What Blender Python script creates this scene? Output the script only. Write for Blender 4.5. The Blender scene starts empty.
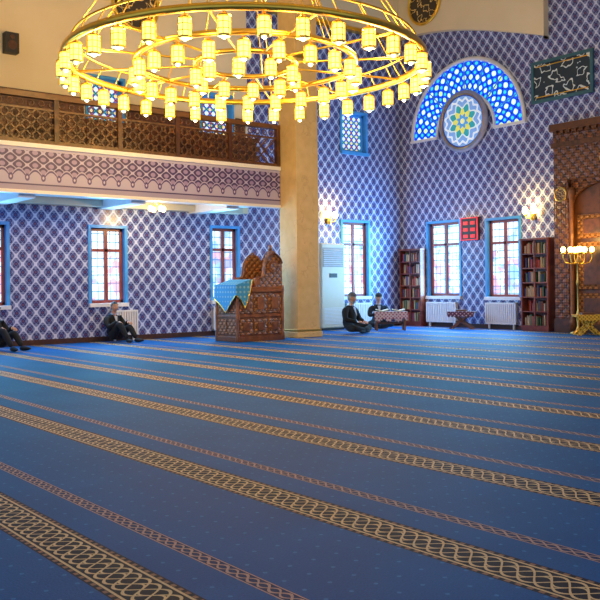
import bpy, math, random
from mathutils import Matrix, Vector
random.seed(4)
pi=math.pi
scene=bpy.context.scene
COL=scene.collection
scene.view_settings.view_transform='Standard'

# ------------------------------------------------------------ node helpers
class S:
    def __init__(s,nt,k): s.nt=nt; s.k=k
    def op(s,o,*a):
        n=s.nt.nodes.new('ShaderNodeMath'); n.operation=o
        for i,x in enumerate((s,)+a):
            if isinstance(x,S): s.nt.links.new(x.k,n.inputs[i])
            else: n.inputs[i].default_value=float(x)
        return S(s.nt,n.outputs[0])
    def __add__(s,o): return s.op('ADD',o)
    def __sub__(s,o): return s.op('SUBTRACT',o)
    def __mul__(s,o): return s.op('MULTIPLY',o)
    def __truediv__(s,o): return s.op('DIVIDE',o)
    def __neg__(s): return s.op('MULTIPLY',-1)
    __radd__=__add__; __rmul__=__mul__
    def sin(s): return s.op('SINE')
    def cos(s): return s.op('COSINE')
    def abs(s): return s.op('ABSOLUTE')
    def fract(s): return s.op('FRACT')
    def lt(s,o): return s.op('LESS_THAN',o)
    def gt(s,o): return s.op('GREATER_THAN',o)
    def mx(s,o): return s.op('MAXIMUM',o)
    def mn(s,o): return s.op('MINIMUM',o)
    def sqrt(s): return s.op('SQRT')
def c4(c): return (c[0],c[1],c[2],1)
def mix(nt,f,a,b):
    n=nt.nodes.new('ShaderNodeMix'); n.data_type='RGBA'
    for i,x in ((0,f),(6,a),(7,b)):
        if isinstance(x,S): nt.links.new(x.k,n.inputs[i])
        elif hasattr(x,'links'): nt.links.new(x,n.inputs[i])
        elif i==0: n.inputs[0].default_value=x
        else: n.inputs[i].default_value=c4(x)
    return n.outputs[2]
def base(name,rough=0.5,metal=0.0,spec=0.5):
    m=bpy.data.materials.new(name); m.use_nodes=True
    nt=m.node_tree; b=nt.nodes['Principled BSDF']
    b.inputs['Roughness'].default_value=rough; b.inputs['Metallic'].default_value=metal
    b.inputs['Specular IOR Level'].default_value=spec
    return m,nt,b
def coords(nt,world=True):
    if world:
        g=nt.nodes.new('ShaderNodeNewGeometry'); src=g.outputs['Position']
    else:
        g=nt.nodes.new('ShaderNodeTexCoord'); src=g.outputs['Object']
    s=nt.nodes.new('ShaderNodeSeparateXYZ'); nt.links.new(src,s.inputs[0])
    return S(nt,s.outputs[0]),S(nt,s.outputs[1]),S(nt,s.outputs[2]),src
def noise(nt,src,scale,detail=3):
    n=nt.nodes.new('ShaderNodeTexNoise'); n.inputs['Scale'].default_value=scale
    n.inputs['Detail'].default_value=detail; nt.links.new(src,n.inputs['Vector'])
    return S(nt,n.outputs['Fac'])
def bump(nt,b,h,st=0.3,dist=0.02):
    n=nt.nodes.new('ShaderNodeBump'); n.inputs['Strength'].default_value=st; n.inputs['Distance'].default_value=dist
    nt.links.new(h.k,n.inputs['Height']); nt.links.new(n.outputs[0],b.inputs['Normal'])
def setc(nt,b,c): nt.links.new(c,b.inputs['Base Color'])
def plain(name,c,rough=.5,metal=0,var=.25,scale=6):
    m,nt,b=base(name,rough,metal)
    x,y,z,src=coords(nt,False); n=noise(nt,src,scale)
    d=tuple(v*(1-var) for v in c); l=tuple(min(1,v*(1+var)) for v in c)
    setc(nt,b,mix(nt,n,d,l)); return m
def glow(name,c,st,c2=None,scale=8):
    m,nt,b=base(name,.4)
    x,y,z,src=coords(nt,False); n=noise(nt,src,scale)
    col=mix(nt,n,c,c2 or c)
    setc(nt,b,col); nt.links.new(col,b.inputs['Emission Color']); b.inputs['Emission Strength'].default_value=st
    return m

# ------------------------------------------------------------ materials
def m_tile():
    m,nt,b=base('iznik_tile',.3)
    x,y,z,src=coords(nt); u=x+y; a=.30; h=.37
    cu=(u*(2*pi/a)).cos(); cv=(z*(2*pi/h)).cos()
    f=cu+cv; g=f.abs()
    c3=(u*(6*pi/a)).cos()*(z*(6*pi/h)).cos()
    s2=(u*(2*pi/a*2)).sin()*(z*(2*pi/h*2)).sin()
    line=g.lt(.24); motif=(g+c3*.38+s2.abs()*.25).gt(1.08); core=g.gt(1.90); ring=((g-1.5).abs()).lt(.10)
    leaf=((g-.62).abs().lt(.10))*(c3.gt(.1))
    col=mix(nt,line,(.20,.26,.50),(.56,.62,.84))
    col=mix(nt,leaf,col,(.05,.07,.32))
    col=mix(nt,motif,col,(.016,.022,.17))
    col=mix(nt,ring*.6,col,(.30,.36,.68))
    col=mix(nt,core,col,(.15,.05,.12))
    n=noise(nt,src,.5,2)
    hsv=nt.nodes.new('ShaderNodeHueSaturation'); nt.links.new(col,hsv.inputs['Color'])
    nt.links.new((n*.4+.8).k,hsv.inputs['Value'])
    setc(nt,b,hsv.outputs[0]); return m
def m_cream():
    m,nt,b=base('cream_plaster',.8)
    x,y,z,src=coords(nt); n=noise(nt,src,.8)
    setc(nt,b,mix(nt,n,(.68,.56,.34),(.80,.71,.52))); return m
def m_fascia():
    m,nt,b=base('gallery_ornament',.45)
    x,y,z,src=coords(nt)
    v=(z-3.30)
    a=.34
    cu=(x*(2*pi/a)).cos(); cv=(v*(2*pi/.26)).cos(); g=(cu+cv).abs()
    top=mix(nt,g.lt(.25),(.045,.030,.15),(.40,.38,.64))
    top=mix(nt,g.gt(1.4),top,(.27,.22,.46))
    k=(x*(pi/a)).cos().abs()
    low=(v-.30-k*.16).lt(0)
    pal=(k*.16+.30-v-.05).abs().lt(.020)
    body=mix(nt,pal,(.38,.36,.58),(.06,.04,.20))
    xx=((x*(1/a)).fract()-.5)*a
    flower=((xx*xx*2.2)+(v-.27)*(v-.27)).sqrt().lt(.075)
    flin=((xx*xx*2.2)+(v-.27)*(v-.27)).sqrt().lt(.03)
    body=mix(nt,flower,body,(.08,.05,.22)); body=mix(nt,flin,body,(.5,.48,.7))
    col=mix(nt,low,top,body)
    col=mix(nt,v.lt(.12),col,(.30,.28,.48))
    col=mix(nt,(v-.13).abs().lt(.015),col,(.05,.03,.15))
    col=mix(nt,v.gt(.82),col,(.42,.40,.60))
    setc(nt,b,col); return m
def m_carpet():
    m,nt,b=base('prayer_carpet_pile',.7,0,.14)
    x,y,z,src=coords(nt)
    P=1.405
    w=(((x+17.50)*(1/P)+.5).fract()-.5)*P
    aw=w.abs()
    L=.36
    s1=(y*(2*pi/L)).sin()*.085; s2=(y*(2*pi/L)+pi/2).sin()*.085
    s3=(y*(4*pi/L)).sin()*.035
    pat=(w-s1).abs().mn((w+s1).abs()).mn((w-s2).abs().mn((w+s2).abs())).lt(.0085)
    pat=pat.mx((w-s3).abs().lt(.006))
    edge=(aw-.112).abs().lt(.007)
    teeth=(aw-.132).abs().lt(.010)*((y*(2*pi/.06)).sin().gt(0))
    band=aw.lt(.150)
    w2=w-.43; a2=w2.abs()
    t1=(w2-(y*(2*pi/.16)).sin()*.024).abs().lt(.008).mx((w2+(y*(2*pi/.16)).sin()*.024).abs().lt(.006))
    t1=t1.mx((a2-.040).abs().lt(.004))
    thin=a2.lt(.046)
    n=noise(nt,src,1.2,4); n2=noise(nt,src,90,2)
    col=mix(nt,n,(.0,.058,.25),(.0,.115,.43))
    du=(x*(1/.142)).fract()-.5; dv=(y*(1/.142)).fract()-.5
    dot=(du*du+dv*dv).lt(.006)
    col=mix(nt,dot*.4,col,(.05,.30,.75))
    bandc=mix(nt,pat.mx(edge),(.003,.005,.025),(.66,.50,.29))
    bandc=mix(nt,teeth,bandc,(.28,.15,.10))
    col=mix(nt,band,col,bandc)
    thc=mix(nt,t1,(.004,.025,.13),(.42,.29,.27))
    col=mix(nt,thin,col,thc)
    hsv=nt.nodes.new('ShaderNodeHueSaturation'); nt.links.new(col,hsv.inputs['Color'])
    nt.links.new((n2*.7+.65).k,hsv.inputs['Value'])
    setc(nt,b,hsv.outputs[0]); 
    bump(nt,b,n2,.25,.01); return m
def m_marble():
    m,nt,b=base('gold_marble',.3)
    x,y,z,src=coords(nt); n=noise(nt,src,1.6,8); n2=noise(nt,src,5,5)
    v=((n*9+z*.8).sin().abs()).lt(.07)
    col=mix(nt,n2,(.52,.34,.12),(.72,.52,.24)); col=mix(nt,v*.3,col,(.38,.22,.08))
    setc(nt,b,col); return m
def m_wood(name,c1,c2,sc=3):
    m,nt,b=base(name,.4)
    x,y,z,src=coords(nt); n=noise(nt,src,sc*2,5)
    r=((n*9+z*3).sin()*.5+.5)
    setc(nt,b,mix(nt,r,c1,c2)); bump(nt,b,n,.3,.01); return m
def m_carved(name,c1,c2,s=.22):
    m,nt,b=base(name,.45)
    x,y,z,src=coords(nt); u=x+y
    cu=(u*(2*pi/s)).cos(); cv=(z*(2*pi/s)).cos(); g=(cu+cv).abs()
    k=((u+z)*(2*pi/s*2)).cos()*((u-z)*(2*pi/s*2)).cos()
    p=(g+k*.5)
    f=p.lt(.45)
    setc(nt,b,mix(nt,f,c1,c2)); bump(nt,b,p,.6,.03); return m
def m_pane():
    m,nt,b=base('daylight_glass',.2)
    x,y,z,src=coords(nt); u=x+y
    gl=((u*(1/.16)).fract()-.5).abs().gt(.42).mx(((z*(1/.20)).fract()-.5).abs().gt(.43))
    n=noise(nt,src,2.5,2); n2=noise(nt,src,3.5,1); n3=noise(nt,src,2.9,2)
    col=mix(nt,n,(.35,.75,1.0),(1,1,1))
    col=mix(nt,n2.gt(.54)*(z.lt(2.2))*.65,col,(.75,.18,.26))
    col=mix(nt,n3.gt(.60)*.6,col,(.10,.40,.85))
    col=mix(nt,gl*.85,col,(.05,.18,.40))
    nt.links.new(col,b.inputs['Emission Color']); setc(nt,b,col)
    b.inputs['Emission Strength'].default_value=1.25; return m
def m_bluepane(name='stained_glass_blue',s=.21):
    m,nt,b=base(name,.2)
    x,y,z,src=coords(nt); u=x+y
    cu=(u*(2*pi/s)).cos(); cv=(z*(2*pi/s)).cos(); f=cu+cv
    col=mix(nt,f.gt(.8),(.02,.10,.50),(.60,.85,.95))
    col=mix(nt,f.lt(-1.2),col,(.85,.70,.30))
    col=mix(nt,(cu-cv).gt(1.4),col,(.10,.55,.35))
    col=mix(nt,(cv-cu).gt(1.4),col,(.65,.12,.12))
    col=mix(nt,f.abs().lt(.14),col,(.0,.01,.10))
    nt.links.new(col,b.inputs['Emission Color']); setc(nt,b,col)
    b.inputs['Emission Strength'].default_value=.8; return m
def m_arch(cy,cz):
    m,nt,b=base('stained_glass_arch',.2)
    x,y,z,src=coords(nt); dy=y-cy; dz=z-cz
    r=(dy*dy+dz*dz).sqrt(); th=dz.op('ARCTAN2',dy)
    A=(th*40).cos(); B=(r*(2*pi/.26)).cos(); f=A+B
    col=mix(nt,f.gt(.70),(.005,.07,.85),(.40,.80,1.0))
    col=mix(nt,f.gt(1.4),col,(.85,1,1))
    col=mix(nt,f.lt(-1.35),col,(.03,.55,.95))
    sec=(th*8.5).sin().gt(.80)*f.gt(.75)
    col=mix(nt,sec,col,(.55,.85,.35))
    col=mix(nt,f.abs().lt(.12),col,(0,.01,.15))
    nt.links.new(col,b.inputs['Emission Color']); setc(nt,b,col)
    b.inputs['Emission Strength'].default_value=.95; return m
def m_rose(cy,cz,R):
    m,nt,b=base('stained_glass_rosette',.2)
    x,y,z,src=coords(nt); dy=y-cy; dz=z-cz
    r=(dy*dy+dz*dz).sqrt()*(1/R); th=dz.op('ARCTAN2',dy)
    p=(th*8).cos(); q=(th*16).cos()
    col=mix(nt,r.lt(.93),(.03,.05,.30),(.20,.38,.75))
    col=mix(nt,(r-.80+q*.05).abs().lt(.045),col,(.75,.85,1))
    col=mix(nt,(r+p*.10).lt(.62),col,(.65,.80,.90))
    col=mix(nt,(r+p*.10).lt(.54),col,(.04,.35,.40))
    col=mix(nt,(r-p*.08).lt(.40),col,(.75,.75,.15))
    col=mix(nt,(r+p*.05).lt(.24),col,(.10,.35,.75))
    col=mix(nt,r.lt(.10),col,(.9,.9,.4))
    nt.links.new(col,b.inputs['Emission Color']); setc(nt,b,col)
    b.inputs['Emission Strength'].default_value=.45; return m
def m_script(name,bg,fg,sc=1.0):
    m,nt,b=base(name,.5)
    x,y,z,src=coords(nt); u=x+y
    n=noise(nt,src,2.2*sc,2); k=((u*7*sc+n*9).sin()*(z*9*sc+n*7).cos())
    f=(k-.25).abs().lt(.16)
    setc(nt,b,mix(nt,f,bg,fg)); return m
def m_cloth(name,c1,c2,s=.12,th=1.1):
    m,nt,b=base(name,.85)
    x,y,z,src=coords(nt,False)
    g=((x*(2*pi/s)).cos()+(z*(2*pi/s)).cos()+(y*(2*pi/s)).cos()).abs()
    setc(nt,b,mix(nt,g.gt(th),c1,c2)); return m

TILE=m_tile(); CREAM=m_cream(); FASCIA=m_fascia(); CARPET=m_carpet(); MARBLE=m_marble()
WOOD=m_wood('walnut_wood',(.12,.042,.015),(.24,.09,.03))
WOODR=m_wood('red_bookcase_wood',(.13,.025,.02),(.24,.06,.03))
DARKW=m_wood('dark_wood',(.05,.018,.008),(.12,.04,.015))
CARVED=m_carved('carved_walnut',(.25,.105,.035),(.09,.03,.010),.16)
CARVED2=m_carved('carved_portal_wood',(.17,.06,.022),(.05,.016,.007),.26)
LATT=m_wood('lattice_wood',(.08,.032,.012),(.17,.075,.025))
PANE=m_pane(); BPANE=m_bluepane()
FRAMEB=plain('window_reveal_blue',(.06,.34,.80),.35)  # light blue frames, with the bluish window glow put into the colour
SASH=plain('sash_wood',(.24,.05,.05),.4)
WHITE=plain('white_paint',(.72,.73,.78),.4,0,.06)
OFFW=plain('ivory_plastic',(.60,.55,.42),.35,0,.06)
GOLD=plain('polished_gold',(1.0,.60,.08),.28,1,.10)
BRASS=plain('aged_brass',(.60,.38,.10),.35,1,.2)
BLACK=plain('black_trim',(.015,.015,.018),.5)
LAMPG=glow('lamp_glass_warm',(1,.50,.03),3.6,(1,.78,.20),14)
LAMPC=glow('lamp_core_warm',(1,.85,.40),10,(1,.92,.6))
BULB=glow('sconce_glass',(1,.66,.14),9,(1,.80,.3))

# ------------------------------------------------------------ mesh builder
class MB:
    def __init__(s): s.v=[];s.f=[];s.mi=[];s.sm=[];s.mats=[];s.M=Matrix()
    def idx(s,m):
        if m not in s.mats: s.mats.append(m)
        return s.mats.index(m)
    def add(s,vs,fs,m,smooth=False):
        o=len(s.v); s.v+=[tuple(s.M@Vector(p)) for p in vs]
        i=s.idx(m)
        for f in fs: s.f.append([o+k for k in f]); s.mi.append(i); s.sm.append(smooth)
    def box(s,c,d,m,R=None):
        hx,hy,hz=d[0]/2,d[1]/2,d[2]/2
        vs=[Vector((a*hx,b*hy,e*hz)) for a in(-1,1) for b in(-1,1) for e in(-1,1)]
        if R: vs=[R@p for p in vs]
        vs=[p+Vector(c) for p in vs]
        s.add(vs,[(0,1,3,2),(4,6,7,5),(0,4,5,1),(2,3,7,6),(0,2,6,4),(1,5,7,3)],m)
    def b2(s,a,b,m):
        s.box([(a[i]+b[i])/2 for i in range(3)],[abs(b[i]-a[i]) for i in range(3)],m)
    def cyl(s,p0,p1,r0,r1,m,n=12,smooth=True):
        p0=Vector(p0);p1=Vector(p1);d=(p1-p0).normalized()
        a=d.orthogonal().normalized();b=d.cross(a)
        vs=[];
        for p,r in((p0,r0),(p1,r1)):
            for i in range(n):
                t=2*pi*i/n; vs.append(p+a*math.cos(t)*r+b*math.sin(t)*r)
        s.add(vs,[(i,(i+1)%n,n+(i+1)%n,n+i) for i in range(n)],m,smooth)
        s.add(vs[:n],[tuple(range(n))[::-1]],m); s.add(vs[n:],[tuple(range(n))],m)
    def lathe(s,prof,c,m,n=16,smooth=True):
        vs=[];fs=[]
        for r,z in prof:
            for i in range(n):
                t=2*pi*i/n; vs.append((c[0]+r*math.cos(t),c[1]+r*math.sin(t),c[2]+z))
        for k in range(len(prof)-1):
            for i in range(n):
                j=(i+1)%n; fs.append((k*n+i,k*n+j,(k+1)*n+j,(k+1)*n+i))
        fs.append(tuple(range(n))[::-1]); fs.append(tuple((len(prof)-1)*n+i for i in range(n)))
        s.add(vs,fs,m,smooth)
    def prism(s,pts,ext,m,m2=None):
        n=len(pts); e=Vector(ext); P=[Vector(p) for p in pts]
        vs=P+[p+e for p in P]
        s.add(vs,[tuple(range(n))[::-1],tuple(range(n,2*n))],m)
        s.add(vs,[(i,(i+1)%n,n+(i+1)%n,n+i) for i in range(n)],m2 or m)
    def torus(s,c,R,r,m,n=32,k=8,axis='z',sz=1.0,a0=0,a1=2*pi):
        full=abs(a1-a0-2*pi)<1e-6; N=n if full else n+1
        vs=[];fs=[]
        for i in range(N):
            t=a0+(a1-a0)*i/n
            for j in range(k):
                q=2*pi*j/k; rr=R+r*math.cos(q); h=r*sz*math.sin(q)
                A,B=rr*math.cos(t),rr*math.sin(t)
                p={'z':(A,B,h),'x':(h,A,B),'y':(A,h,B)}[axis]
                vs.append((c[0]+p[0],c[1]+p[1],c[2]+p[2]))
        for i in range(n):
            i2=(i+1)%N
            for j in range(k): fs.append((i*k+j,i2*k+j,i2*k+(j+1)%k,i*k+(j+1)%k))
        s.add(vs,fs,m,True)
    def ell(s,c,r,m,nu=16,nv=10,fn=None):
        vs=[];fs=[]
        for j in range(nv+1):
            ph=pi*j/nv
            for i in range(nu):
                t=2*pi*i/nu; p=Vector((math.sin(ph)*math.cos(t),math.sin(ph)*math.sin(t),math.cos(ph)))
                if fn: p=fn(p)
                vs.append((c[0]+p.x*r[0],c[1]+p.y*r[1],c[2]+p.z*r[2]))
        for j in range(nv):
            for i in range(nu): fs.append((j*nu+i,(j+1)*nu+i,(j+1)*nu+(i+1)%nu,j*nu+(i+1)%nu))
        s.add(vs,fs,m,True)
    def tube(s,pts,r,m,n=8):
        for a,b in zip(pts[:-1],pts[1:]): s.cyl(a,b,r,r,m,n)
    def build(s,name,parent=None,loc=None,rz=0,bevel=0):
        me=bpy.data.meshes.new(name); me.from_pydata(s.v,[],s.f)
        for m in s.mats: me.materials.append(m)
        me.polygons.foreach_set('material_index',s.mi); me.polygons.foreach_set('use_smooth',s.sm); me.update()
        o=bpy.data.objects.new(name,me); COL.objects.link(o)
        if parent: o.parent=parent
        if loc: o.location=loc
        o.rotation_euler[2]=rz
        if bevel:
            b=o.modifiers.new('bev','BEVEL'); b.width=bevel; b.segments=2; b.limit_method='ANGLE'
        return o
def empty(name,loc=(0,0,0),rz=0,parent=None,sc=1):
    o=bpy.data.objects.new(name,None); COL.objects.link(o); o.location=loc; o.rotation_euler[2]=rz; o.scale=(sc,)*3
    o.empty_display_size=.2
    if parent: o.parent=parent
    return o
def light(name,kind,loc,energy,color,size=.1,parent=None,rot=None,sy=None):
    l=bpy.data.lights.new(name,kind); l.energy=energy; l.color=color
    if kind=='AREA':
        l.size=size
        if sy: l.shape='RECTANGLE'; l.size_y=sy
    else: l.shadow_soft_size=size
    o=bpy.data.objects.new(name,l); COL.objects.link(o); o.location=loc
    if rot: o.rotation_euler=rot
    if parent: o.parent=parent
    return o

# ------------------------------------------------------------ room shell
H=11.0
mb=MB(); mb.b2((-28,-28,-.2),(.4,.4,-.02),DARKW); mb.build('floor')
mb=MB(); mb.b2((-27.5,-27.5,-.02),(-.02,-.02,0),CARPET); mb.build('prayer_carpet')
mb=MB(); mb.b2((-28,-28,H),(.4,.4,H+.2),CREAM); mb.build('ceiling')
T=.38
def wall(name,along,lo,hi,holes,matf,extra_u=(),extra_z=()):
    us=sorted(set([lo,hi]+[h[0] for h in holes]+[h[1] for h in holes]+list(extra_u)))
    zs=sorted(set([0,H]+[h[2] for h in holes]+[h[3] for h in holes]+list(extra_z)))
    mb=MB()
    for a,b in zip(us[:-1],us[1:]):
        for c,d in zip(zs[:-1],zs[1:]):
            cu,cz=(a+b)/2,(c+d)/2
            if any(h[0]<cu<h[1] and h[2]<cz<h[3] for h in holes): continue
            m=matf(cu,cz)
            if along=='x': mb.b2((a,0,c),(b,T,d),m)
            else: mb.b2((0,a,c),(T,b,d),m)
    return mb.build(name)
back_w=[(-13.5,-12.5,.9,2.75),(-10.52,-9.60,.9,2.75),(-7.10,-6.25,.9,2.85),(-2.52,-1.45,.92,3.18),(-17.0,-16.1,.9,2.75)]
up_w=[(-10.55,-9.6,5.0,6.35),(-13.8,-12.85,5.0,6.0),(-7.35,-6.4,5.0,6.35),(-2.50,-1.50,5.25,6.45),(-17.2,-16.2,5.0,6.35)]
right_w=[(-2.37,-1.10,.9,3.13),(-4.50,-3.36,.88,3.08)]
wall('wall_back','x',-28,.38,back_w+up_w,lambda u,z: CREAM if (z>8.9 or (u<-5.9 and z>3.25)) else TILE,(-5.9,),(3.25,8.9))
wall('wall_right','y',-28,0,right_w,lambda u,z: TILE)
wn=[0]
def window(along,h,stained=False):
    wn[0]+=1
    e=empty('window_%d'%wn[0])
    a,b,c,d=h; mb=MB()
    def bx(u0,u1,z0,z1,d0,d1,m):
        if along=='x': mb.b2((u0,d0,z0),(u1,d1,z1),m)
        else: mb.b2((d0,u0,z0),(d1,u1,z1),m)
    f=.05
    bx(a-f,a+.02,c-f,d+f,-.03,.20,FRAMEB); bx(b-.02,b+f,c-f,d+f,-.03,.20,FRAMEB)
    bx(a+.02,b-.02,d-.02,d+f,-.03,.20,FRAMEB); bx(a-f,b+f,c-f-.02,c+.02,-.09,.20,WHITE if not stained else FRAMEB)
    g=.07; w=b-a
    S1=SASH if not stained else FRAMEB
    for (u0,u1,z0,z1) in ((a+.02,a+.02+g,c+.02,d-.02),(b-.02-g,b-.02,c+.02,d-.02),(a+.02,b-.02,c+.02,c+.02+g),(a+.02,b-.02,d-.02-g,d-.02)):
        bx(u0,u1,z0,z1,.10,.16,S1)
    if not stained:
        bx((a+b)/2-.04,(a+b)/2+.04,c+.05,d-.05,.09,.15,SASH)
        zt=c+(d-c)*.70
        bx(a+.05,b-.05,zt-.035,zt+.035,.09,.15,SASH)
        bx(b-w*.28,b-w*.26,zt-.3,zt-.2,.06,.09,WHITE)
    mb.build('frame',e)
    mb=MB(); bx(a+.03,b-.03,c+.03,d-.03,.165,.185,PANE if not stained else BPANE); mb.build('glass',e)
    return e
for h in back_w: window('x',h)
for h in right_w: window('y',h)
for h in up_w: window('x',h,True)
for h in back_w:
    light('daylight_window','AREA',((h[0]+h[1])/2,-.06,(h[2]+h[3])/2),100,(.20,.58,1),h[1]-h[0],None,(math.radians(-90),0,0),h[3]-h[2])
for h in right_w:
    light('daylight_window','AREA',(-.06,(h[0]+h[1])/2,(h[2]+h[3])/2),260,(.20,.58,1),h[1]-h[0],None,(math.radians(90),0,math.radians(90)),h[3]-h[2])
mb=MB(); mb.b2((-27,-.025,0),(-.03,0,.12),DARKW); mb.build('baseboard_back')
mb=MB(); mb.b2((-.025,-5.55,0),(0,-.03,.12),DARKW); mb.build('baseboard_right')
pts=[(-.22,-5.5,H),(-.22,-5.5,7.72)]
for i in range(13):
    t=i/12; y=-5.5+5.48*t; pts.append((-.22,y,7.80+1.15*math.sin(t*pi/2)))
pts.append((-.22,-.02,H))
mb=MB(); mb.prism(pts,(.22,0,0),CREAM); mb.build('trim_1')
mb=MB(); mb.b2((-5.5,-.18,8.92),(-.23,0,H),CREAM); mb.b2((-5.5,-.22,8.86),(-.23,0,8.96),GOLD); mb.build('trim_2')

# ------------------------------------------------------------ column
mb=MB(); cx,cy=-5.90,-2.21
mb.b2((cx-.35,cy-.35,0.002),(cx+.35,cy+.35,H),MARBLE)
mb.b2((cx-.40,cy-.40,0.002),(cx+.40,cy+.40,.14),MARBLE)
mb.b2((cx-.38,cy-.38,.14),(cx+.38,cy+.38,.2),BRASS)
mb.b2((cx-.38,cy-.38,6.9),(cx+.38,cy+.38,7.0),GOLD)
mb.build('marble_column',bevel=.01)
# ------------------------------------------------------------ gallery
GL=.05
g=empty('gallery',(0,0,GL)); yf=-1.92; GX0=-27
mb=MB(); mb.b2((GX0,yf+.15,3.32),(-6.26,0,4.05),WHITE)
for i in range(8):
    x=-7.6-i*2.55; mb.b2((x-.18,yf+.16,3.12),(x+.18,-.02,3.33),WHITE)
mb.b2((GX0,-.32,3.16),(-6.3,-.02,3.33),OFFW)
mb.build('slab',g)
mb=MB(); mb.b2((GX0,yf,3.25),(-6.26,yf+.15,4.13),FASCIA); mb.build('ornament_band',g)
mb=MB(); mb.b2((GX0,yf-.05,4.13),(-6.27,yf+.18,4.22),WHITE); mb.b2((GX0,yf-.03,3.19),(-6.27,yf+.15,3.26),WHITE); mb.build('moulding',g)
mb=MB()
mb.b2((GX0,yf-.02,4.22),(-6.27,yf+.08,4.30),LATT); mb.b2((GX0,yf-.04,5.16),(-6.27,yf+.10,5.27),LATT)
mb.b2((GX0,yf,4.92),(-6.27,yf+.06,4.96),LATT)
x=-6.32
while x>GX0:
    mb.b2((x-.05,yf-.03,4.25),(x+.05,yf+.09,5.20),DARKW); x-=1.45
z0,z1=4.28,4.94; s=.22
yc=yf+.03
def lat(x0,x1,za,zb):
    a=Vector((x0,yc,za)); b=Vector((x1,yc,zb)); d=b-a; L=d.length; ang=math.atan2(d.z,d.x)
    mb.box((a+b)/2,(L,.03,.028),LATT,Matrix.Rotation(-ang,3,'Y'))
x=-22.0
while x<-6.3-.66:
    lat(x,x+.66,z0,z1); lat(x+.66,x,z0,z1); x+=s
x=-22.0
while x<-6.5:
    for zz in (z0+.11,z0+.33,z0+.55):
        mb.torus((x+.11,yc,zz),.055,.014,LATT,8,4,'y')
    mb.torus((x+.11,yc,5.06),.06,.016,LATT,8,4,'y')
    x+=.22
mb.build('lattice_railing',g)
mb=MB()
for a,b in ((-27,-17.3),(-16.1,-13.9),(-12.75,-10.65),(-9.5,-7.45),(-6.3,-6.0)):
    mb.b2((a,-.05,4.06),(b,-.005,5.75),DARKW)
mb.b2((-27,-.06,4.06),(-6,-.005,4.85),DARKW)
mb.b2((-26.5,-1.05,4.05),(-6.35,-.95,5.05),DARKW)
mb.build('wainscot',g)
def point_lamp(name,loc,n=3,en=14):
    e=empty(name,loc)
    mb=MB(); mb.lathe([(.02,.17),(.16,.16),(.16,.13),(.05,.10),(.04,.02)],(0,0,0),GOLD)
    for i in range(n):
        t=2*pi*i/n; p=(.17*math.cos(t),.17*math.sin(t),-.02)
        mb.cyl((0,0,.03),p,.012,.012,GOLD,6); mb.ell((p[0],p[1],-.07),(.06,.06,.075),BULB)
    mb.build('fitting',e); light('bulb_light','POINT',(0,0,-.22),en,(1,.66,.22),.08,e)
point_lamp('ceiling_lamp',(-9.37,-1.2,3.205),4,70)

def disc(name,along,u,z,r,off):
    mb=MB(); ax='y' if along=='x' else 'x'
    c=(u,off,z) if along=='x' else (off,u,z)
    d=Vector((0,-.04,0)) if along=='x' else Vector((-.04,0,0))
    mb.cyl(Vector(c),Vector(c)+d,r,r,m_script('script_'+name+str(z),(.05,.035,.02),(.85,.6,.2),1.6),40)
    mb.torus(Vector(c)+d*1.2,r,.045,GOLD,40,8,ax)
    mb.build(name)
disc('calligraphy_medallion','x',-9.25,8.3,.62,-.002)
disc('calligraphy_medallion','y',-1.3,9.75,.62,-.225)
mb=MB(); mb.b2((-12.55,-.22,6.55),(-12.25,-.002,7.0),BLACK); mb.cyl((-12.4,-.22,6.72),(-12.4,-.235,6.72),.1,.1,DARKW,16); mb.cyl((-12.4,-.22,6.9),(-12.4,-.235,6.9),.05,.05,DARKW,12); mb.build('loudspeaker')

# ------------------------------------------------------------ arched stained glass
AY,AZ,RO,RI=-2.65,5.70,2.08,1.08
def arcpts(R,n=32,x=-.05): return [(x,AY+R*math.cos(pi*i/n),AZ+R*math.sin(pi*i/n)) for i in range(n+1)]
e=empty('window_%d'%(wn[0]+1)); wn[0]+=1
mb=MB(); mb.prism(arcpts(RO)+arcpts(RI)[::-1],(.03,0,0),m_arch(AY,AZ)); mb.build('arched_glass',e)
mb=MB()
mb.torus((-.05,AY,AZ),RO,.06,WHITE,40,8,'x',1,0,pi); mb.torus((-.05,AY,AZ),RI,.05,WHITE,32,8,'x',1,0,pi)
for i in range(1,8):
    t=pi*i/8
    mb.cyl((-.06,AY+RI*math.cos(t),AZ+RI*math.sin(t)),(-.06,AY+RO*math.cos(t),AZ+RO*math.sin(t)),.018,.018,FRAMEB,6)
mb.b2((-.11,AY-RO-.06,AZ-.07),(0,AY-RI+.03,AZ),WHITE); mb.b2((-.11,AY+RI-.03,AZ-.07),(0,AY+RO+.06,AZ),WHITE)
mb.build('frame',e)
e=empty('window_%d'%(wn[0]+1)); wn[0]+=1
MZ=6.0; MY=-2.62
mb=MB(); mb.cyl((-.03,MY,MZ),(-.12,MY,MZ),.78,.78,m_rose(MY,MZ,.78),48); mb.build('rosette_glass',e)
mb=MB(); mb.torus((-.09,MY,MZ),.83,.075,plain('grey_stone',(.25,.27,.42),.5),48,8,'x'); mb.torus((-.14,MY,MZ),.78,.02,BRASS,48,6,'x'); mb.build('rosette_frame',e)

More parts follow.
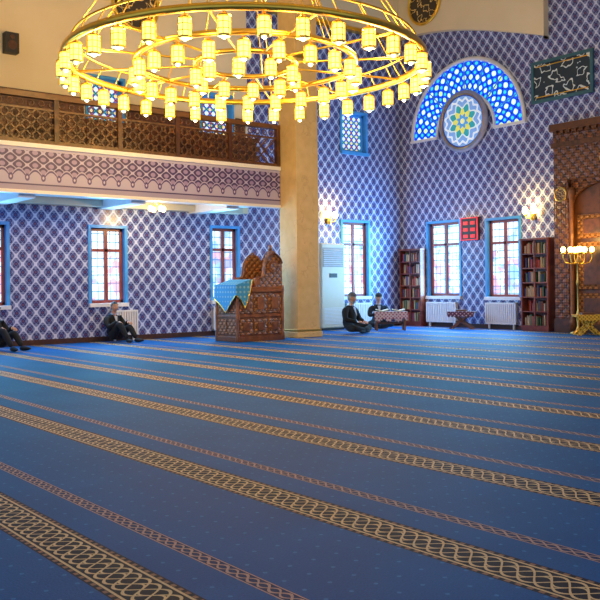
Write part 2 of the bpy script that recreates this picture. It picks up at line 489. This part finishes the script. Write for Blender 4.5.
# ------------------------------------------------------------ calligraphy panel
e=empty('calligraphy_panel'); mb=MB()
mb.b2((-.05,-6.80,6.12),(0,-5.02,7.15),m_script('panel_script',(.012,.03,.05),(.65,.75,.78),1.3))
mb.build('panel',e); mb=MB(); TEAL=plain('teal_frame',(.03,.12,.16))
for a,b in (((-.08,-6.84,6.08),(0,-4.98,6.16)),((-.08,-6.84,7.11),(0,-4.98,7.19)),((-.08,-6.84,6.16),(0,-6.76,7.11)),((-.08,-5.06,6.16),(0,-4.98,7.11))): mb.b2(a,b,TEAL)
for a,b in (((-.065,-6.70,6.22),(-.045,-5.12,6.24)),((-.065,-6.70,7.03),(-.045,-5.12,7.05))): mb.b2(a,b,GOLD)
mb.build('frame',e)

# ------------------------------------------------------------ digital clock
e=empty('digital_clock'); mb=MB()
RED=glow('led_red',(.75,.01,.02),.55)
mb.b2((-.10,-3.12,2.53),(0,-2.50,3.19),BLACK)
for r in range(3):
    for c in range(2):
        y=-3.02+c*.26; z=2.60+r*.19
        mb.b2((-.115,y,z),(-.10,y+.17,z+.10),RED)
for a,b in (((-.12,-3.12,2.53),(-.10,-2.50,2.56)),((-.12,-3.12,3.16),(-.10,-2.50,3.19)),((-.12,-3.12,2.53),(-.10,-3.09,3.19)),((-.12,-2.53,2.53),(-.10,-2.50,3.19))): mb.b2(a,b,RED)
mb.build('housing',e)

# ------------------------------------------------------------ radiators
def radiator(along,u0,u1):
    e=empty('radiator'); mb=MB(); n=int((u1-u0)/.07)
    def bx(a,b,c,d,p,q):
        if along=='x': mb.b2((a,p,c),(b,q,d),WHITE)
        else: mb.b2((p,a,c),(q,b,d),WHITE)
    bx(u0,u1,.70,.74,-.16,-.04); bx(u0,u1,.14,.18,-.16,-.04); bx(u0,u1,.16,.72,-.11,-.08)
    for i in range(n+1):
        u=u0+(u1-u0-.04)*i/n; bx(u,u+.04,.15,.73,-.17,-.05)
    bx(u0+.08,u0+.12,.0,.16,-.13,-.08); bx(u1-.12,u1-.08,.0,.16,-.13,-.08)
    mb.build('panel',e)
radiator('x',-10.05,-9.35); radiator('x',-7.15,-6.3); radiator('x',-13.6,-12.9); radiator('x',-2.5,-1.5)
radiator('y',-2.3,-1.15); radiator('y',-4.45,-3.4)

# ------------------------------------------------------------ bookcases
BCOL=[plain('book_%d'%i,c,.6) for i,c in enumerate([(.35,.04,.03),(.05,.12,.06),(.4,.28,.14),(.05,.06,.2),(.10,.04,.03),(.4,.34,.26)])]
def bookcase(y0,y1,h,full,depth=.30):
    e=empty('bookcase'); mb=MB(); dx=-.03-depth
    mb.b2((dx,y0,0),(-.03,y0+.04,h),WOODR); mb.b2((dx,y1-.04,0),(-.03,y1,h),WOODR)
    mb.b2((-.05,y0+.04,.1),(-.03,y1-.04,h),WOODR); mb.b2((dx-.02,y0-.02,h),(-.03,y1+.02,h+.05),WOODR)
    mb.b2((dx,y0+.04,0),(-.03,y1-.04,.12),WOODR)
    n=6; 
    for i in range(n): 
        z=.12+(h-.12)*i/n; mb.b2((dx+.01,y0+.04,z),(-.05,y1-.04,z+.03),WOODR)
    mb.b2((dx,(y0+y1)/2-.02,.1),(dx+.03,(y0+y1)/2+.02,h),WOODR)
    mb.build('case',e)
    mb=MB()
    for i in range(n):
        z=.15+(h-.12)*i/n; y=y0+.05
        while y<y1-.10:
            w=random.uniform(.025,.05)
            if random.random()<full: mb.b2((dx+.05+random.uniform(0,.04),y,z),(-.06,y+w-.004,z+random.uniform(.20,.29)*(h/2.4)),random.choice(BCOL))
            y+=w
    mb.build('books',e)
bookcase(-1.03,-.14,2.32,.85,.24); bookcase(-5.62,-4.76,2.42,.8)

# ------------------------------------------------------------ portal (door)
e=empty('door_1'); mb=MB(); Y0,Y1=-8.9,-5.84
X0=-.004
mb.b2((-.34,Y1-.42,0.002),(X0,Y1,4.75),CARVED2); mb.b2((-.34,Y0,0.002),(X0,Y0+.42,4.75),CARVED2)
mb.b2((-.36,Y1-.44,0.002),(X0,Y1+.02,.35),DARKW); mb.b2((-.36,Y0-.02,0.002),(X0,Y0+.44,.35),DARKW)
mb.b2((-.34,Y0+.42,3.9),(X0,Y1-.42,4.75),CARVED2)
mb.b2((-.40,Y0-.04,4.75),(X0,Y1+.04,4.88),DARKW)
mb.b2((-.36,Y0,4.88),(X0,Y1,5.18),CARVED2)
mb.b2((-.44,Y0-.06,5.18),(X0,Y1+.06,5.36),DARKW)
for k in range(16):
    y=Y0+.1+k*(Y1-Y0-.2)/15; mb.b2((-.42,y-.05,5.10),(-.34,y+.05,5.18),DARKW)
for y in (Y1-.47,Y0+.47):
    mb.lathe([(.09,0.002),(.09,.3),(.055,.4),(.055,3.4),(.09,3.5),(.10,3.62),(.07,3.7)],(-.28,y,0),WOOD,12)
mb.build('surround',e)
mb=MB(); ym=(Y0+Y1)/2
mb.b2((-.10,Y0+.42,0.002),(-.02,Y1-.42,3.9),DARKW)
for s in(-1,1):
    a=ym+s*.03; b=ym+s*1.08
    for z0,z1 in((.2,1.0),(1.1,2.3),(2.4,3.0)):
        mb.b2((-.14,min(a,b)+.1,z0),(-.10,max(a,b)-.1,z1),CARVED); 
        mb.b2((-.155,min(a,b)+.28,z0+.12),(-.14,max(a,b)-.28,z1-.12),DARKW)
    mb.cyl((-.2,ym+s*.09,1.15),(-.10,ym+s*.09,1.15),.03,.03,BRASS)
pts=[(-.22,ym-1.1,3.9)]+[(-.22,ym+1.1*math.cos(pi-pi*i/16),3.05+.75*math.sin(pi*i/16)**.7 if 0<i<16 else 3.05) for i in range(17)]+[(-.22,ym+1.1,3.9)]
mb.prism(pts,(.08,0,0),CARVED2)
mb.build('door_leaf',e)
mb=MB()
for y,z in((Y1-.21,3.55),(Y0+.21,3.55),(ym,4.35)):
    mb.cyl((-.34,y,z),(-.37,y,z),.17,.17,m_script('boss%d'%int(-y*10),(.10,.05,.02),(.6,.4,.15),4),24); mb.torus((-.36,y,z),.17,.025,BRASS,24,6,'x')
mb.build('bosses',e)

# ------------------------------------------------------------ sconces
def sconce(loc,rz):
    e=empty('wall_sconce',loc,rz); mb=MB()
    mb.lathe([(.03,-.14),(.07,-.1),(.07,.1),(.03,.14)],(.072,0,0),GOLD,10)
    for s in(-1,1):
        pts=[(.07,0,-.03),(.12,s*.06,-.08),(.18,s*.13,-.06),(.20,s*.15,.0)]
        mb.tube(pts,.014,GOLD,6); mb.lathe([(.02,0),(.06,.02),(.055,.03)],(.20,s*.15,0),GOLD,10)
        mb.lathe([(.035,.03),(.07,.09),(.075,.15),(.055,.21),(.03,.23)],(.20,s*.15,0),BULB,12)
    mb.build('arms',e); light('sconce_light','POINT',(.34,0,.15),85,(1,.58,.12),.08,e)
sconce((-3.09,0,3.20),-pi/2); sconce((0,-4.98,3.10),pi)

# ------------------------------------------------------------ floor candelabra
e=empty('candelabra',(-.62,-6.70,0),math.radians(-38)); mb=MB()
mb.lathe([(.20,0.002),(.20,.03),(.10,.07),(.05,.12),(.035,.2),(.05,.5),(.025,.6),(.022,1.2),(.05,1.28),(.025,1.36),(.02,1.75),(.05,1.82),(.02,1.9),(.02,2.0)],(0,0,0),BRASS,14)
for i,dx in enumerate((-.36,-.18,0,.18,.36)):
    if dx: mb.tube([(0,0,1.80),(dx*.4,0,1.74),(dx*.85,0,1.78),(dx,0,1.90),(dx,0,1.98)],.013,GOLD,6)
    mb.lathe([(.02,1.98),(.055,2.0),(.05,2.03)],(dx,0,0),GOLD,10)
    mb.ell((dx,0,2.10),(.062,.062,.075),BULB,12,10)
for i,dy in enumerate((-.22,.22)):
    mb.tube([(0,0,1.80),(0,dy*.5,1.74),(0,dy,1.88),(0,dy,1.98)],.013,GOLD,6); mb.lathe([(.02,1.98),(.055,2.0),(.05,2.03)],(0,dy,0),GOLD,10)
    mb.ell((0,dy,2.10),(.062,.062,.075),BULB,12,10)
mb.build('stand',e); light('candle_light','POINT',(0,-.1,2.35),45,(1,.60,.14),.1,e)

# ------------------------------------------------------------ air conditioner
e=empty('air_conditioner'); mb=MB()
mb.b2((-3.75,-.50,.06),(-2.87,-.03,2.48),OFFW); mb.build('cabinet',e,bevel=.03)
mb=MB(); mb.b2((-3.72,-.48,0.002),(-2.90,-.06,.06),BLACK)
for i in range(9): mb.box((-3.31,-.515,1.85+i*.055),(.72,.03,.018),WHITE,Matrix.Rotation(.5,3,'X'))
mb.b2((-3.70,-.505,1.80),(-2.92,-.50,2.36),plain('vent_grey',(.35,.34,.32)))
mb.b2((-3.45,-.515,1.50),(-3.17,-.50,1.62),BLACK)
for i in range(12): mb.b2((-3.66,-.51,.18+i*.04),(-2.96,-.50,.195+i*.04),WHITE)
mb.build('grilles',e)

# ------------------------------------------------------------ preacher's pulpit (kursi)
e=empty('preaching_pulpit',(-7.55,-2.36,0)); mb=MB()
L,W=1.3,.85; hx,hy=L/2,W/2
mb.b2((-hx-.04,-hy-.04,0.002),(hx+.04,hy+.04,.12),WOOD); mb.b2((-hx,-hy,.12),(hx,hy,1.15),WOOD)
mb.b2((-hx-.04,-hy-.04,1.15),(hx+.04,hy+.04,1.22),WOOD); mb.b2((-hx-.02,-hy-.02,1.22),(hx+.02,hy+.02,1.27),WOOD)
mb.b2((-hx-.02,-hy-.02,.56),(hx+.02,hy+.02,.61),WOOD)
for i in range(3):
    x0=-hx+.05+i*.415
    for z0,z1 in((.17,.52),(.66,1.11)):
        mb.b2((x0,-hy-.02,z0),(x0+.37,-hy,z1),CARVED); mb.b2((x0+.09,-hy-.035,z0+.08),(x0+.28,-hy-.02,z1-.08),WOOD)
for i in range(2):
    y0=-hy+.05+i*.39
    for z0,z1 in((.17,.52),(.66,1.11)): mb.b2((-hx-.02,y0,z0),(-hx,y0+.35,z1),CARVED)
for sx in(-1,1):
    for sy in(-1,1): mb.lathe([(.05,0.002),(.05,.15),(.035,.2),(.045,.6),(.035,1.05),(.055,1.2),(.05,1.3)],(sx*hx,sy*hy,0),WOOD,10)
mb.build('body',e,bevel=.006)
mb=MB()
prof=[(-.14,1.27),(-.16,1.36),(-.13,1.44),(-.06,1.48),(.02,1.48),(.07,1.52),(.10,1.60),(.11,1.72),(.14,1.84),(.20,1.94),(.28,2.01),(.36,2.05),(.40,2.10),(.44,2.05),(.52,2.01),(.60,1.93),(.65,1.82),(.65,1.27)]
for y in(-hy,hy-.06):
    mb.prism([(a,y,b) for a,b in prof],(0,.06,0),CARVED,WOOD)
yy=-hy-.012
mb.tube([(a,yy,b) for a,b in prof[:-1]],.026,WOOD,8); mb.tube([(a,hy+.012,b) for a,b in prof[:-1]],.026,WOOD,8)
mb.cyl((-.09,-hy-.03,1.40),(-.09,-hy+.09,1.40),.085,.085,WOOD,16)
mb.cyl((.38,-hy-.025,1.74),(.38,-hy+.01,1.74),.14,.14,WOOD,20); mb.cyl((.38,-hy-.04,1.74),(.38,-hy,1.74),.09,.09,CARVED,20)
pb=[(hx-.06,-hy+.06,1.27)]+[(hx-.06,(-hy+.06)+(W-.12)*i/12,1.85+.30*math.sin(pi*i/12)) for i in range(13)]+[(hx-.06,hy-.06,1.27)]
mb.prism(pb,(.06,0,0),CARVED,WOOD)
mb.lathe([(.04,0),(.06,.04),(.03,.08),(.045,.11),(.01,.16)],(hx-.03,0,2.13),WOOD,10)
mb.b2((-.05,-hy+.07,1.27),(hx-.07,hy-.07,1.36),plain('red_cushion',(.3,.03,.04),.9))
mb.build('seat_back',e)
mb=MB()
mb.prism([(-hx,-hy+.03,1.27),(-hx,-hy+.03,1.31),(-.30,-hy+.03,1.42),(-.30,-hy+.03,1.27)],(0,W-.06,0),WOOD)
mb.build('lectern',e)
CL=m_cloth('blue_embroidered_cloth',(.03,.26,.60),(.20,.42,.55),.11,1.9)
mb=MB()
mb.prism([(-hx-.03,-hy-.03,1.315),(-hx-.03,hy,1.315),(-.28,hy,1.435),(-.28,-hy-.03,1.435)],(0,0,.012),CL)
mb.prism([(-hx-.07,-hy-.05,1.32),(-.27,-hy-.05,1.44),(-.33,-hy-.065,1.20),(-.43,-hy-.075,.92),(-.50,-hy-.07,.78),(-.58,-hy-.065,.95),(-hx-.07,-hy-.05,1.08)],(0,-.014,0),CL)
mb.prism([(-hx-.06,-hy-.05,1.32),(-hx-.06,hy,1.32),(-hx-.07,hy,1.00),(-hx-.075,.15,.86),(-hx-.08,-.08,.68),(-hx-.07,-.25,.86),(-hx-.06,-hy-.05,1.08)],(-.014,0,0),CL)
mb.tube([(-.27,-hy-.07,1.44),(-.33,-hy-.083,1.20),(-.43,-hy-.09,.92),(-.50,-hy-.088,.78),(-.58,-hy-.083,.95),(-hx-.07,-hy-.07,1.08)],.012,GOLD,6)
mb.tube([(-hx-.08,hy,1.00),(-hx-.09,.15,.86),(-hx-.09,-.08,.68),(-hx-.09,-.25,.86),(-hx-.08,-hy-.05,1.08)],.012,GOLD,6)
mb.build('draped_cloth',e)

# ------------------------------------------------------------ reading benches and stands
def bench(loc,rz,w):
    e=empty('quran_reading_bench',loc,rz); mb=MB(); h=.52
    for s in(-1,1):
        x=s*(w/2-.06)
        mb.prism([(x-.02,-.20,0.002),(x-.02,-.14,0.002),(x-.02,-.06,.22),(x-.02,.06,.22),(x-.02,.14,0.002),(x-.02,.20,0.002),(x-.02,.16,.28),(x-.02,.19,h-.03),(x-.02,-.19,h-.03),(x-.02,-.16,.28)],(.04,0,0),WOOD)
    mb.b2((-w/2,-.20,h-.03),(w/2,.20,h),WOOD); mb.b2((-w/2+.08,-.015,.18),(w/2-.08,.015,.24),WOOD)
    mb.build('table',e)
    C=m_cloth('floral_cloth',(.50,.42,.42),(.30,.08,.12),.10); mb=MB()
    mb.b2((-w/2-.01,-.22,h),(w/2+.01,.22,h+.012),C)
    n=12
    for i in range(n):
        a=-w/2-.01+(w+.02)*i/n; b=a+(w+.02)/n; d=.20+.05*math.sin(i*1.7)
        mb.prism([(a,-.22,h+.012),(b,-.22,h+.012),(b,-.235,h-d),((a+b)/2,-.24,h-d-.05),(a,-.235,h-d)],(0,.012,0),C)
    mb.build('tablecloth',e)
    mb=MB(); PG=plain('page',(.85,.82,.72)); CV=plain('book_cover',(.08,.2,.12))
    for x in(-.22,.24):
        for s in(-1,1):
            mb.box((x+s*.085,0,h+.05),(.17,.24,.025),PG,Matrix.Rotation(-s*.25,3,'Y')); mb.box((x+s*.085,0,h+.032),(.18,.25,.01),CV,Matrix.Rotation(-s*.25,3,'Y'))
    mb.build('open_books',e)
bench((-2.44,-1.90,0),math.radians(-36),.90)
YEL=m_cloth('gilded_wood',(.75,.50,.06),(.35,.18,.02),.09)
def lowtable(loc,rz,mat,topm,name,w=.62):
    e=empty(name,loc,rz); mb=MB(); h=.50
    for y in(-.17,.17):
        for s in(-1,1):
            mb.prism([(-s*w/2,y-.02,0.002),(-s*(w/2-.09),y-.02,0.002),(s*(w/2-.03),y-.02,h-.04),(s*(w/2-.12),y-.02,h-.04)],(0,.04,0),mat)
    mb.cyl((0,-.19,.23),(0,.19,.23),.025,.025,mat); mb.b2((-w/2,-.23,h-.05),(w/2,.23,h-.02),mat)
    mb.build('folding_legs',e)
    mb=MB()
    mb.b2((-w/2-.015,-.245,h-.02),(w/2+.015,.245,h),topm)
    n=8
    for i in range(n):
        a=-w/2-.015+(w+.03)*i/n; b=a+(w+.03)/n
        mb.prism([(a,-.245,h),(b,-.245,h),(b,-.25,h-.12),((a+b)/2,-.255,h-.17),(a,-.25,h-.12)],(0,.01,0),topm)
    mb.b2((-.16,-.10,h),(.14,.12,h+.05),plain('quran_cover',(.12,.05,.03)))
    mb.build('cover',e)
lowtable((-.95,-7.18,0),math.radians(-40),YEL,YEL,'quran_stand')
RC=m_cloth('red_rug_cloth',(.10,.03,.06),(.40,.32,.32),.11,1.4)
lowtable((-.62,-2.95,0),math.radians(-60),WOOD,RC,'quran_stand',.72)

# ------------------------------------------------------------ chandelier
CX,CYY,CZ=-10.94,-7.15,5.05
ch=empty('chandelier',(CX,CYY,CZ)); mb=MB()
for R,hh in((3.0,.10),(1.85,.08),(.85,.07)):
    n=96
    prof=[(R-.035,-hh/2),(R+.035,-hh/2),(R+.045,0),(R+.035,hh/2),(R-.035,hh/2),(R-.045,0)]
    vs=[];fs=[]
    for i in range(n):
        t=2*pi*i/n
        for r,z in prof: vs.append((r*math.cos(t),r*math.sin(t),z))
    for i in range(n):
        for j in range(6): fs.append((i*6+j,((i+1)%n)*6+j,((i+1)%n)*6+(j+1)%6,i*6+(j+1)%6))
    mb.add(vs,fs,GOLD,True)
mb.torus((0,0,.28),2.85,.02,GOLD,96,6); 
for i in range(36):
    t=2*pi*i/36; mb.cyl((3.0*math.cos(t),3.0*math.sin(t),.04),(2.85*math.cos(t),2.85*math.sin(t),.28),.01,.01,GOLD,5)
for i in range(12):
    t=2*pi*(i+.5)/12; c,s_=math.cos(t),math.sin(t)
    mb.cyl((.85*c,.85*s_,0),(3.0*c,3.0*s_,0),.02,.02,GOLD,6)
mb.build('rings',ch)
mb=MB()
AP=4.3
for i in range(12):
    t=2*pi*(i+.5)/12; c,s_=math.cos(t),math.sin(t)
    mb.cyl((3.0*c,3.0*s_,.04),(.1*c,.1*s_,AP),.010,.010,GOLD,5)
    if i%2: mb.cyl((1.85*c,1.85*s_,.04),(.1*c,.1*s_,AP-.4),.010,.010,GOLD,5)
mb.lathe([(.05,-.5),(.14,-.3),(.18,0),(.10,.15),(.04,.25),(.04,H-CZ-AP-.1),(.25,H-CZ-AP-.05),(.25,H-CZ-AP)],(0,0,AP),GOLD,16)
mb.build('suspension',ch)
mb=MB()
mb.cyl((0,0,0),(0,0,-.08),.008,.008,GOLD,5)
mb.lathe([(.012,-.05),(.05,-.08),(.095,-.10),(.10,-.12)],(0,0,0),GOLD,8,False)
mb.lathe([(.08,-.385),(.10,-.375),(.10,-.36)],(0,0,0),GOLD,8,False)
for i in range(8):
    t=2*pi*i/8; c,s_=.098*math.cos(t),.098*math.sin(t); mb.cyl((c,s_,-.12),(c,s_,-.37),.007,.007,GOLD,4)
mb.torus((0,0,-.20),.100,.006,GOLD,8,4); mb.torus((0,0,-.29),.100,.006,GOLD,8,4)
mb.lathe([(.07,-.125),(.088,-.15),(.088,-.33),(.07,-.36)],(0,0,0),LAMPG,8)
mb.lathe([(.03,-.38),(.035,-.40),(.01,-.42)],(0,0,0),LAMPC,8)
first=None
for R,n in((3.0,35),(1.85,22),(.85,10)):
    for i in range(n):
        t=2*pi*(i+.3)/n
        if first is None:
            first=mb.build('lantern',ch); o=first
        else:
            o=bpy.data.objects.new('lantern',first.data); COL.objects.link(o); o.parent=ch
        o.location=(R*math.cos(t),R*math.sin(t),-.02); o.rotation_euler[2]=t
for i in range(10):
    t=2*pi*i/10; light('lantern_light','POINT',(2.4*math.cos(t),2.4*math.sin(t),-.45),80,(1,.62,.20),.2,ch)
for i in range(5):
    t=2*pi*(i+.5)/5; light('upper_wall_fill','POINT',(2.4*math.cos(t),2.4*math.sin(t),.6),125,(1,.66,.22),.2,ch)  # added fill lamps above the rings to brighten ceiling and upper walls

# ------------------------------------------------------------ people
SKIN=plain('skin',(.50,.26,.165),.55,0,.08); COAT=plain('black_coat',(.006,.007,.010),.95,0,.3)
COAT2=plain('charcoal_coat',(.009,.011,.018),.95,0,.3)
HAIRD=plain('dark_hair',(.02,.014,.01),.8); HAIRG=plain('grey_beard',(.28,.26,.23),.9); CAP=plain('knit_cap',(.02,.02,.025),.9)
CAPW=plain('grey_knit_cap',(.10,.10,.12),.9); EYEW=plain('eye_white',(.8,.8,.78),.3); EYEB=plain('iris_brown',(.03,.015,.01),.2)
SHOE=plain('black_socks',(.010,.010,.012),.8); SHIRT=plain('shirt_collar',(.36,.38,.44),.8); LIPS=plain('lips',(.35,.12,.10),.5)
def skinobj(name,verts,edges,radii,mat,parent,sub=2,root=0):
    me=bpy.data.meshes.new(name); me.from_pydata(verts,edges,[]); me.materials.append(mat)
    o=bpy.data.objects.new(name,me); COL.objects.link(o); o.parent=parent
    md=o.modifiers.new('Skin','SKIN'); md.use_smooth_shade=True
    lay=me.skin_vertices[0].data
    for i,r in enumerate(radii):
        lay[i].radius=(r,r) if not isinstance(r,tuple) else r
        lay[i].use_root=(i==root)
    sd=o.modifiers.new('Sub','SUBSURF'); sd.levels=sub; sd.render_levels=sub
    return o
def hairfn(p):
    t=min(1,max(0,(p.x+.15)/.75)); t=t*t*(3-2*t)
    zm=-.62+1.22*t
    return Vector((p.x*(.97 if p.x>0 else 1),p.y,max(p.z,zm)))
def head(parent,c,pitch,yaw,cap,beard,hair):
    M=Matrix.Translation(c)@Matrix.Rotation(yaw,4,'Z')@Matrix.Rotation(pitch,4,'Y')
    mb=MB(); mb.M=M
    def shape(p):
        x,y,z=p
        if z<0:
            y*=1+.32*z; x*=1+.12*z
            if x>0: x*=1+.06*(-z)
        if x>0: x*=.94
        if x>.6 and abs(z-.05)<.18: x-=.05*(1-abs(y)*1.2)
        return Vector((x,y,z))
    mb.ell((0,0,0),(.098,.077,.118),SKIN,24,18,shape)
    mb.add([(.084,-.009,.025),(.084,.009,.025),(.090,-.018,-.032),(.090,.018,-.032),(.119,0,-.027)],[(0,2,4),(1,4,3),(0,4,1),(2,3,4)],SKIN,True)
    for s in(-1,1):
        mb.ell((.080,s*.030,.012),(.010,.014,.008),EYEW,10,8); mb.ell((.088,s*.030,.012),(.004,.006,.006),EYEB,8,6)
        mb.box((.086,s*.030,.032),(.010,.032,.006),HAIRD if not beard else HAIRG)
        mb.ell((-.005,s*.078,-.002),(.020,.009,.032),SKIN,10,8); mb.torus((-.005,s*.084,0),.018,.005,SKIN,12,6,'y')
    mb.ell((.084,0,-.056),(.008,.024,.006),LIPS,12,6)
    mb.build('head',parent)
    mb=MB(); mb.M=M
    if hair: mb.ell((-.008,0,.016),(.100,.083,.112),hair,28,20,hairfn)
    if beard:
        mb.ell((.026,0,-.078),(.062,.060,.052),beard,18,12,lambda p: Vector((p.x*(1-.1*max(0,p.z)),p.y,min(p.z,.25) )))
        mb.box((.094,0,-.044),(.010,.045,.008),beard)
    if cap:
        mb.ell((-.006,0,.056),(.101,.085,.080),cap,24,12,lambda p: Vector((p.x,p.y,max(p.z,0))))
        mb.torus((-.006,0,.058),.088,.008,cap,24,6)
    if mb.v: mb.build('hair_and_cap',parent)
def hand(parent,w,d,up,side):
    w=Vector(w); d=Vector(d).normalized(); up=Vector(up).normalized(); lat=d.cross(up).normalized(); up=lat.cross(d)
    V=[w,w+d*.045,w+d*.075]; E=[(0,1),(1,2)]; R=[.022,.026,.024]
    for i,(o,l) in enumerate(((-.030,.060),(-.011,.074),(.010,.070),(.029,.055))):
        b=w+d*.085+lat*o; n=len(V)
        V+=[b,b+d*l*.5-up*.006,b+d*l*.85-up*.028]; E+=[(2,n),(n,n+1),(n+1,n+2)]; R+=[.011,.0095,.008]
    n=len(V); b=w+d*.03-lat*side*.032
    V+=[b,b+d*.03-lat*side*.018-up*.006,b+d*.055-lat*side*.020-up*.016]; E+=[(1,n),(n,n+1),(n+1,n+2)]; R+=[.014,.011,.009]
    skinobj('hand',[tuple(v) for v in V],E,R,SKIN,parent,1,1)
def person(loc,rz,pose,coat,cap=None,beard=None,hair=None,yaw=0,pitch=.1,sc=1.0,bulk=1.0):
    e=empty('seated_man',loc,rz,None,sc)
    V=[(0,0,.15),(.0,0,.29),(.03,0,.42),(.035,0,.535),(.055,0,.62),(.065,0,.66)]
    R=[.145*bulk,.130*bulk,.135*bulk,.095,.050,.046]; E=[(0,1),(1,2),(2,3),(3,4),(4,5)]
    if pose=='lean':
        V=[(0,0,.15),(-.03,0,.29),(-.04,0,.42),(-.035,0,.535),(-.005,0,.62),(.005,0,.66)]
    sh=V[3]
    hands=[]; feet=[]
    for s in(-1,1):
        n=len(V)
        clav=[(sh[0],s*.11,.545)]
        if pose=='cross':
            arm=[(sh[0]-.01,s*.20,.51),(.09,s*.275,.31),(.30,s*.13,.27)]
            leg=[(.10,s*.13,.13),(.36,s*.33,.13),(.40,-s*.02,.085 if s<0 else .075)]
            hd=(.9,-s*.5,-.15)
            ft=((.40,-s*.02,.07),(.40,-s*.16,.05))
        elif pose=='read':
            arm=[(sh[0]+.0,s*.20,.515),(.13,s*.25,.33),(.27,s*.12,.38)]
            leg=[(.10,s*.13,.13),(.28,s*.31,.13),(.32,-s*.02,.08)]
            hd=(1,-s*.5,.15); ft=((.32,-s*.02,.07),(.32,-s*.16,.05))
        else:
            arm=[(sh[0]+.0,s*.20,.515),(.12,s*.245,.33),(.31,s*.14,.47)]
            k=.43 if s<0 else .36
            leg=[(.10,s*.11,.15),(.38,s*.14,k),(.62,s*.12,.10)]
            hd=(1,-s*.1,-.35); ft=((.62,s*.12,.06),(.78,s*.15,.05))
        V+=clav+arm; R+=[.075,.070*bulk,.056*bulk,.038]; E+=[(3,n),(n,n+1),(n+1,n+2),(n+2,n+3)]
        m=len(V); V+=leg; R+=[.105,.080,.052]; E+=[(0,m),(m,m+1),(m+1,m+2)]
        hands.append((arm[2],hd,s)); feet.append(ft)
    skinobj('clothed_body',V,E,R,coat,e,2,0)
    nb=V[4]; nt=V[5]
    mb=MB(); mb.cyl((nb[0],0,nb[2]-.03),(nt[0]+.012,0,nt[2]+.05),.052,.050,SKIN,16)
    mb.torus((nb[0]+.004,0,nb[2]+.004),.056,.013,SHIRT,20,6)
    mb.prism([(V[2][0]+.142*bulk,0,.40),(V[3][0]+.098,-.042,.585),(V[3][0]+.098,.042,.585)],(.012,0,0),SHIRT)
    for a,b in feet:
        a=Vector(a);b=Vector(b); d=(b-a); ang=math.atan2(d.y,d.x); M=mb.M
        mb.M=Matrix.Translation((a+b)/2)@Matrix.Rotation(ang,4,'Z')
        mb.ell((0,0,-.0),(.135,.046,.046),SHOE,16,10,lambda p: Vector((p.x,p.y*(1+.15*p.x),max(p.z*(1-.35*p.x),-.9)))); mb.M=M
    mb.build('collar_and_feet',e)
    for w,d,s in hands:
        u=(0,0,1); ww=Vector(w)+Vector(d).normalized()*.02; hand(e,ww,d,u,-s)
    head(e,Vector((nt[0]+.025,0,nt[2]+.120)),pitch,yaw,cap,beard,hair)
    return e
person((-10.12,-.40,0),math.radians(-78),'lean',COAT,None,None,HAIRD,-.25,.05,1.06,1.1)
person((-13.14,-1.05,0),math.radians(-70),'lean',COAT2,None,None,HAIRD,-.1,.15,1.06,1.1)
person((-4.16,-2.10,0),math.radians(-75),'cross',COAT,CAPW,HAIRG,HAIRG,.35,.2,1.2,1.2)
person((-1.96,-.92,0),math.radians(-122),'read',COAT2,CAP,None,HAIRD,0,.30,1.15,1.1)

# ------------------------------------------------------------ world + camera
w=bpy.data.worlds.new('World'); scene.world=w; w.use_nodes=True
nt=w.node_tree; bg=nt.nodes['Background']; bg.inputs[0].default_value=(.56,.72,1,1); bg.inputs[1].default_value=.70
cam=bpy.data.cameras.new('cam'); co=bpy.data.objects.new('camera',cam); COL.objects.link(co)
cam.lens=51; cam.sensor_width=36; cam.shift_y=-.025; cam.clip_end=200
M=Matrix.Rotation(math.radians(-38.54),4,'Z')@Matrix.Rotation(pi/2,4,'X')@Matrix.Rotation(-math.atan(.012),4,'Z')
co.matrix_world=Matrix.Translation((-19.23,-18.95,1.3))@M
scene.camera=co
